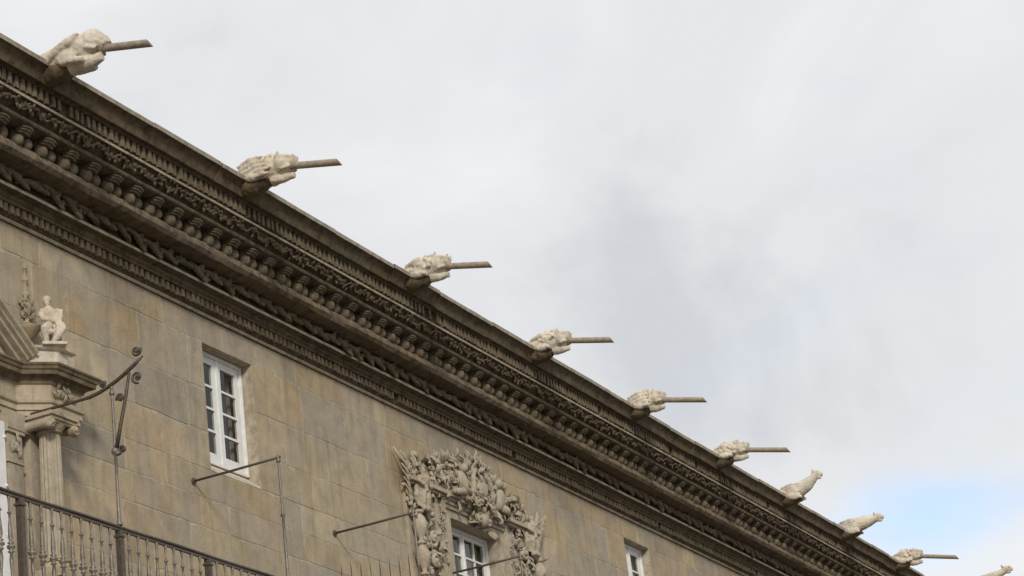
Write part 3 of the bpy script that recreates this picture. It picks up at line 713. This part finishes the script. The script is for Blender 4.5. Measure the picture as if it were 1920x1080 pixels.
# ------------------------------------------------------------------ statue
st = link('seated_statue', None, (0, 0, 0))
q0 = on_level(98, 655, zs + .205); WPOS[st.name] = q0.copy(); st.location = q0
ex, ey = Vector((.70, -.71, 0)), Vector((.71, .70, 0))
def Q(u, z, d=0): return q0 + ex * u + ey * d + Vector((0, 0, z))
sm = MB()
sm.tube([Q(.015, .23), Q(.005, .32), Q(-.02, .41, -.01), Q(-.03, .475, -.01), Q(-.035, .505)], [.072, .062, .072, .06, .03], 12)
sm.tube([Q(-.036, .49), Q(-.042, .545, -.01)], [.03, .028], 10)
sm.ell(T(*Q(-.045, .578, -.015)), .043, .043, .055, 12, 9)                     # head
sm.ball(Q(-.052, .565, -.058), .011); sm.ball(Q(-.04, .53, -.04), .03); sm.ball(Q(-.02, .60, .012), .04)   # nose, beard, hair
sm.ell(T(*Q(-.04, .61, 0)), .045, .042, .03, 10, 7)
sm.tube([Q(-.085, .47), Q(-.112, .40, -.02), Q(-.10, .345, -.05), Q(-.02, .315, -.09), Q(.05, .30, -.09)], [.035, .033, .03, .026, .022], 10)   # near arm across the lap
sm.tube([Q(.02, .47, .02), Q(.07, .42, .0), Q(.075, .35, -.04)], [.036, .032, .026], 10)
sm.obox(Matrix.Translation(Q(.075, .375, -.055)) @ R(-45, 'Z') @ R(8, 'Y'), .045, .022, .085)   # tablet
for k in range(4): sm.tube([Q(.04 + .012 * k, .29, -.10), Q(.05 + .012 * k, .23, -.115), Q(.04 + .012 * k, .2, -.12)], [.012, .011, .008], 6)   # fingers and folds
sm.tube([Q(-.01, .245), Q(-.06, .235, -.10), Q(-.095, .20, -.14), Q(-.085, .12, -.12), Q(-.07, .03, -.10)], [.062, .056, .048, .038, .026], 10)
sm.tube([Q(-.07, .022, -.10), Q(-.095, .015, -.16)], [.026, .018], 8)
sm.tube([Q(.04, .245), Q(.10, .235, -.09), Q(.105, .20, -.12), Q(.05, .12, -.12), Q(-.01, .04, -.11)], [.065, .06, .05, .04, .026], 10)
sm.tube([Q(-.01, .03, -.11), Q(-.03, .018, -.17)], [.026, .018], 8)
sm.tube([Q(.05, .26, .05), Q(.10, .3, .05), Q(.115, .42, .04), Q(.09, .46, .03)], [.05, .05, .04, .02], 10)        # cloak
sm.tube([Q(-.08, .20, -.13), Q(-.02, .16, -.12), Q(.05, .18, -.13)], [.03, .035, .03], 8)
sm.obox(Matrix.Translation(Q(.03, .10, .06)) @ R(-45, 'Z'), .085, .07, .11)
bd = part('figure', sm, M['pale'], st, q0); weather(bd, .009, .012, .025)
bs = MB(); mt_ = Matrix.Translation(Q(.0, .012, -.04)) @ R(-45, 'Z'); bs.obox(mt_, .135, .15, .016)
part('plinth', bs, M['pale'], st)
tag(st, 'pale stone seated figure holding a tablet on the pedestal above the fluted column', 'statue')

# ------------------------------------------------------------------ gargoyles
LIPO, LIPZ = 1.115, 14.0
def spout(mb, p0, L, r, drop, cut=.09):
    n = 14; vs = []; fs = []
    d = Vector((0, -math.cos(drop), -math.sin(drop))); up = Vector((0, -math.sin(drop), math.cos(drop)))
    for rr in (r, r * .80):
        for t in (0, .5, 1):
            for k in range(n):
                a = 2 * math.pi * k / n; ad = (L * t - (cut * (math.sin(a) * .5 + .5) if t == 1 else 0))
                vs.append(p0 + d * ad + Vector((1, 0, 0)) * rr * math.cos(a) + up * rr * math.sin(a))
    for s in range(2):
        for i in range(2):
            for k in range(n):
                a = s * 3 * n + i * n + k; b = s * 3 * n + i * n + (k + 1) % n; fs.append((a, b, b + n, a + n))
    for k in range(n):
        a = 2 * n + k; b = 2 * n + (k + 1) % n; fs.append((a, b, b + 3 * n, a + 3 * n))
    return mb.add(vs, fs)
GARG = [  # px of the near-side contact with the gutter edge, kind, body length, spout length (m), label
    (88, 'hunched', .64, .64, 'nearest gargoyle, smooth hunched beast with a spout pipe, at the far left'),
    (458, 'winged', .66, .65, 'second gargoyle from the left, winged beast with humped back and spout pipe'),
    (768, 'maned', .56, .66, 'third gargoyle from the left, curly-maned lion with pricked ears and spout pipe'),
    (1002, 'maned', .55, .73, 'fourth gargoyle from the left, round-headed lion with a gaping jaw and pipe'),
    (1188, 'winged', .52, .75, 'fifth gargoyle from the left, ridged beast biting a straight spout pipe'),
    (1347, 'maned', .54, .80, 'sixth gargoyle from the left, rough-coated beast, pipe just left of the pipeless pair'),
    (1472, 'raised', .66, 0, 'gargoyle without a pipe, craning its head up, seventh from the left'),
    (1582, 'level', .74, 0, 'gargoyle without a pipe, head held level, eighth from the left'),
    (1683, 'maned', .54, .82, 'ninth gargoyle from the left, rough beast with pipe right of the pipeless pair'),
    (1768, 'long', 1.6, 0, 'last gargoyle, only its horned head showing in the lower right corner'),
]
for gi, (px, kind, BL, SLn, lab) in enumerate(GARG):
    rg = random.Random(100 + gi)
    base = on_wall(px, 60 + .5875 * px, LIPO); base.z = LIPZ + (.035 if kind != 'long' else -.10); base.x += .17
    G = link('gargoyle', None, base); tag(G, lab, 'gargoyle', 'gargoyles along the cornice edge')
    c = base
    P = lambda u, v, wz: c + Vector((v, -u, wz))
    mb = MB(); k = BL / .6
    # root block embedded in the gutter stones
    mb.tube([P(-.30, 0, -.02), P(-.05, 0, .0), P(.12 * k, 0, .015)], [.15, .175, .17], 12, squash=.95)
    sx_ = (-1, 1)
    if kind == 'hunched':
        mb.ell(T(*P(.30 * k, 0, .09)) @ R(12, 'X'), .155, .27 * k, .165, 14, 10)
        mb.ell(T(*P(.47 * k, 0, .11)), .14, .15, .155, 14, 10); mb.tube([P(.48 * k, 0, .12), P(.60 * k, 0, .05), P(.64 * k, 0, .0)], [.13, .10, .075], 12)
        mb.tube([P(.2 * k, 0, -.10), P(.46 * k, 0, -.115), P(.58 * k, 0, -.10)], [.12, .08, .05], 10)
        for s in sx_:
            mb.tube([P(-.05, s * .17, -.05), P(.12, s * .175, .04), P(.28 * k, s * .165, .12), P(.38 * k, s * .14, .2)], [.05, .055, .05, .02], 8)
            mb.ell(T(*P(.22 * k, s * .14, -.06)), .06, .14, .09, 10, 8); mb.tube([P(.25 * k, s * .15, -.10), P(.42 * k, s * .13, -.13)], [.05, .035], 8)
            mb.tube([P(.44 * k, s * .12, .02), P(.56 * k, s * .10, -.03)], [.03, .02], 8)
    elif kind in ('winged', 'maned'):
        mb.ell(T(*P(.20 * k, 0, .05)) @ R(6, 'X'), .17, .26 * k, .165, 14, 10)
        mb.ell(T(*P(.42 * k, 0, .055)), .145, .15 * k, .14, 14, 10)
        mb.tube([P(.42 * k, 0, .065), P(.55 * k, 0, .07), P(.60 * k, 0, .062)], [.12, .085, .066], 12)     # upper jaw and nose
        mb.tube([P(.28 * k, 0, -.09), P(.42 * k, 0, -.13), P(.57 * k, 0, -.125)], [.09, .055, .04], 10)    # lower jaw
        for s in sx_:
            mb.ball(P(.50 * k, s * .085, .115), .036, 8, 6); mb.tube([P(.44 * k, s * .11, .13), P(.55 * k, s * .075, .125)], [.03, .022], 8)
            mb.tube([P(.40 * k, s * .10, .13), P(.44 * k, s * .125, .20 + .02 * (gi == 2))], [.04, .012], 8)        # ears
            mb.tube([P(.58 * k, s * .05, .10), P(.60 * k, s * .055, .135 + .03 * (gi == 2))], [.03, .018], 8)
            mb.tube([P(.44 * k, s * .10, -.03), P(.56 * k, s * .085, -.02)], [.028, .02], 8)
            mb.ell(T(*P(.12, s * .15, -.06)), .06, .13, .06, 10, 8)                                      # paws
            for t in range(3): mb.ball(P(.23, s * (.12 + .035 * t), -.085), .024, 8, 6)
            if kind == 'winged':
                for t in range(5):
                    mb.tube([P(-.10 + .03 * t, s * .165, .12 - .05 * t), P(.10 + .04 * t, s * .185, .17 - .06 * t), P(.26 * k + .02 * t, s * .17, .17 - .06 * t)], [.02, .034, .014], 7)
            else:
                mb.tube([P(-.06, s * .15, .10), P(.12, s * .17, .14), P(.22 * k, s * .15, .10)], [.025, .045, .02], 8)
        if kind == 'winged':
            mb.ell(T(*P(.28 * k, 0, .15)), .09, .13, .085, 12, 8); mb.tube([P(.05, 0, .17), P(.18 * k, 0, .22), P(.30 * k, 0, .245)], [.03, .035, .02], 8)
        for t in range(70 if kind == 'maned' else 26):
            a = rg.uniform(-.35, math.pi + .35) if rg.random() < .4 else (rg.uniform(-.9, .6) if rg.random() < .5 else math.pi - rg.uniform(-.9, .6))
            u = rg.uniform(.02, .36) * k; rr = .165 + .01 * math.sin(u * 9)
            mb.ball(P(u, rr * 1.02 * math.cos(a), .05 + rr * math.sin(a) * .98), rg.uniform(.018, .032), 7, 5)
    else:
        up = {'raised': .20, 'level': .03, 'long': .17}[kind]
        mb.tube([P(-.05, 0, .0), P(.18 * k, 0, .03), P(.40 * k, 0, .05 + up * .35), P(.52 * k, 0, .06 + up * .75), P(.57 * k, 0, .07 + up)], [.165, .165, .125, .085, .075], 14)
        mb.ell(T(*P(.58 * k, 0, .08 + up)), .075, .10, .085, 12, 9); mb.tube([P(.58 * k, 0, .075 + up), P(.58 * k + .13, 0, .055 + up)], [.06, .045], 10)
        mb.tube([P(.56 * k, 0, .02 + up), P(.57 * k + .10, 0, -.01 + up)], [.045, .03], 8)
        for s in sx_:
            mb.tube([P(.55 * k, s * .055, .13 + up), P(.54 * k, s * .08, .185 + up)], [.03, .014 if kind != 'long' else .02], 8)
            mb.ball(P(.61 * k, s * .055, .115 + up), .024, 8, 6)
            mb.ell(T(*P(.16, s * .14, -.09)), .055, .14, .08, 10, 8); mb.tube([P(.18, s * .14, -.1), P(.32, s * .12, -.13)], [.045, .03], 8)
            for t in range(4): mb.tube([P(-.08 + .04 * t, s * .15, .12 - .05 * t), P(.14 + .03 * t, s * .165, .14 - .05 * t), P(.34 - .01 * t, s * .13, .13 - .045 * t)], [.018, .032, .012], 7)
        for t in range(9): mb.ball(P(.0 + .045 * t * k, 0, .165 + .02 * math.sin(t) + .0), .03, 7, 5)
        for t in range(24): mb.ball(P(rg.uniform(0, .3) * k, rg.choice(sx_) * rg.uniform(.12, .165), rg.uniform(-.08, .12)), rg.uniform(.015, .026), 7, 5)
    bo = part('carved_body', mb, M['pale'], G, base); weather(bo, .0125, .015, .045)
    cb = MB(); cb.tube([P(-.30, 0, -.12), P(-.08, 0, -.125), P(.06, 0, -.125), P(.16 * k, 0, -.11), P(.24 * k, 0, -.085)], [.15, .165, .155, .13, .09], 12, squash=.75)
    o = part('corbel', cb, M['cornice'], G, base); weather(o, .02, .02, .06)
    if SLn:
        sp_ = MB(); spout(sp_, P(BL - .18, 0, .03), SLn + .20, .046, math.radians(13 + rg.uniform(-1, 1)))
        o = part('spout_pipe', sp_, M['pipe'], G); auto_smooth(o, 40)

# ------------------------------------------------------------------ balcony
RO, RZ = 1.22, 8.755
bl = MB(); bl.box(16.0, 31.2, -1.32, -.002, 7.48, 7.64); bl.box(16.0, 31.2, -1.26, -.002, 7.38, 7.478)
bs_ = part('balcony_slab', bl, M['aedicule'], B)
x = 16.3
while x < 31.2:
    bk_ = MB(); vs = [(0, 7.377), (1.15, 7.377), (1.15, 7.27), (.8, 7.18), (.4, 6.95), (0, 6.6)]
    bk_.add([(xx, -o - .002, z) for xx in (x, x + .22) for o, z in vs], [tuple(range(6)), tuple(range(11, 5, -1))] + [(k, (k + 1) % 6, 6 + (k + 1) % 6, 6 + k) for k in range(6)])
    part('balcony_bracket', bk_, M['aedicule'], bs_); x += 1.75
RL = link('balcony_railing', None, (23, -RO, 7.64)); tag(RL, 'dark wrought-iron balcony railing with turned balusters, lower left', 'railing')
hm = MB(); nseg = 60
hm.tube([(16.0 + 15.1 * i / nseg, -RO, RZ + .004 * math.sin(i * .9)) for i in range(nseg + 1)], .027, 10, squash=.75)
part('handrail', hm, M['iron'], RL, smooth=True)
part('bottom_rail', MB().box(16.0, 31.1, -RO - .02, -RO + .02, 7.70, 7.725), M['iron'], RL)
part('top_bar', MB().box(16.0, 31.1, -RO - .014, -RO + .014, RZ - .045, RZ - .022), M['iron'], RL)
bmb = MB(); H = RZ - .045 - 7.725
bmb.lathe([(.009, 0), (.011, .05), (.010, .10), (.016, .11), (.010, .12), (.011, .2), (.019, .33), (.012, .40), (.030, .415), (.013, .43), (.034, .455), (.036, .475), (.013, .49), (.030, .505), (.012, .52), (.021, .56), (.017, .66), (.010, .74), (.010, .80), (.019, .808), (.019, .82), (.010, .828), (.009, .9), (.013, H - .02), (.017, H)], (0, 0, 0), 8)
bmb.v = [(q[0] * 1.22, q[1] * 1.22, q[2]) for q in bmb.v]
me_b = bmb.mesh('baluster', M['iron_grey'], smooth=True)
def rpost(x):
    m = MB(); m.box(x - .032, x + .032, -RO - .032, -RO + .032, 7.64, RZ - .03); m.box(x - .045, x + .045, -RO - .045, -RO + .045, RZ - .115, RZ - .09); m.box(x - .042, x + .042, -RO - .042, -RO + .042, 7.641, 7.70)
    return m
PX = [17.12 + 1.715 * i for i in range(9)]
for x in PX: part('rail_post', rpost(x), M['iron'], RL)
xs = [16.0] + PX
for a, b in zip(xs, xs[1:]):
    n = 9 if b - a > 1.5 else 5
    for i in range(1, n + 1):
        o = link('baluster', me_b, (a + (b - a) * i / (n + 1), -RO, 7.725), RL, (rng.uniform(-.008, .008), rng.uniform(-.008, .008), rng.uniform(0, 3)))

# awning posts with their wall rods
def iron_post(x, label, ornate=False):
    t = link('iron_post', None, (x, -RO, RZ)); tag(t, label, 'iron post', 'iron posts standing on the balcony railing')
    zt = 10.31
    m = MB(); m.lathe([(.028, RZ + .02), (.036, RZ + .03), (.028, RZ + .06), (.022, RZ + .1), (.019, RZ + .45), (.017, 9.55), (.03, 9.565), (.03, 9.59), (.017, 9.60), (.0155, zt - .08), (.028, zt - .07), (.03, zt - .04), (.02, zt - .03), (.018, zt + .02)], (x, -RO, 0), 10)
    o = part('pole', m, M['iron_grey'], t); auto_smooth(o, 50)
    if not ornate:
        part('rod', MB().tube([(x, .02, zt - .03), (x, -.6, zt - .025), (x, -RO - .03, zt - .01)], .0165, 8), M['iron'], t, smooth=True)
        part('wall_plate', MB().lathe([(.045, 0), (.045, .012), (.02, .02)], (0, 0, 0), 10), M['iron'], t, (0, 0, 0)).matrix_local = Matrix.Translation(Vector((x, -.012, zt - .03)) - WPOS[t.name]) @ R(90, 'X')
        return
    pts = []
    for i in range(15):
        u = i / 14; oo = 1.66 * u; zz = zt - .03 + (.0 if oo < .9 else .30 * ((oo - .9) / .76) ** 1.7); pts.append((x, .02 - oo, zz))
    part('rod', MB().tube(pts, [.018] * 8 + [.022] * 6 + [.012], 8), M['iron'], t, smooth=True)
    part('brace', MB().tube([(x, -1.235, 9.62), (x, -1.30, 9.85), (x, -1.40, 10.2), (x, -1.455, 10.44)], [.024, .021, .019, .016], 8), M['iron'], t, smooth=True)
    SC = lambda o, z, r, rot=0: MB().scroll(T(x, -o, z) @ R(90, 'Z') @ R(rot, 'Y'), r, .016, 1.5)
    part('scroll', SC(1.56, 10.66, .065, 200), M['iron'], t, smooth=True)
    part('scroll', SC(1.55, 10.36, .07, 100), M['iron'], t, smooth=True)
    part('scroll', SC(1.10, 10.40, .045, 200), M['iron'], t, smooth=True)
    part('scroll', SC(1.31, 9.60, .05, 60), M['iron'], t, smooth=True)
    part('scroll', SC(1.32, 10.18, .05, 20), M['iron'], t, smooth=True)
    part('knob', MB().ball((x, -RO, 9.60), .045).ball((x, -RO - .03, 9.57), .03), M['iron_grey'], t, smooth=True)
iron_post(20.565, 'tall iron post with scrolled curving arm beside the fluted column', True)
iron_post(24.02, 'plain iron post and wall rod crossing the sill of the single small window')
iron_post(27.47, 'iron post against the left edge of the carved surround, rod left of it')
iron_post(30.75, 'iron post whose wall rod crosses the panes of the carved window')

# spiked divider between two balconies
DV = link('spiked_divider', None, (27.5, -.6, 7.64)); tag(DV, 'row of thin iron spikes standing out from the wall left of the carved surround', 'grille')
for i in range(8):
    o_ = .05 + .145 * i; zt = 9.87 - .015 * i + rng.uniform(-.02, .02)
    part('spike', MB().tube([(27.5, -o_, 7.64), (27.5, -o_, zt - .12), (27.5, -o_, zt)], [.0085, .0085, .001], 6), M['iron'], DV, smooth=True)
for z in (8.2, 9.1): part('cross_bar', MB().box(27.485, 27.515, -1.16, .01, z, z + .02), M['iron'], DV)
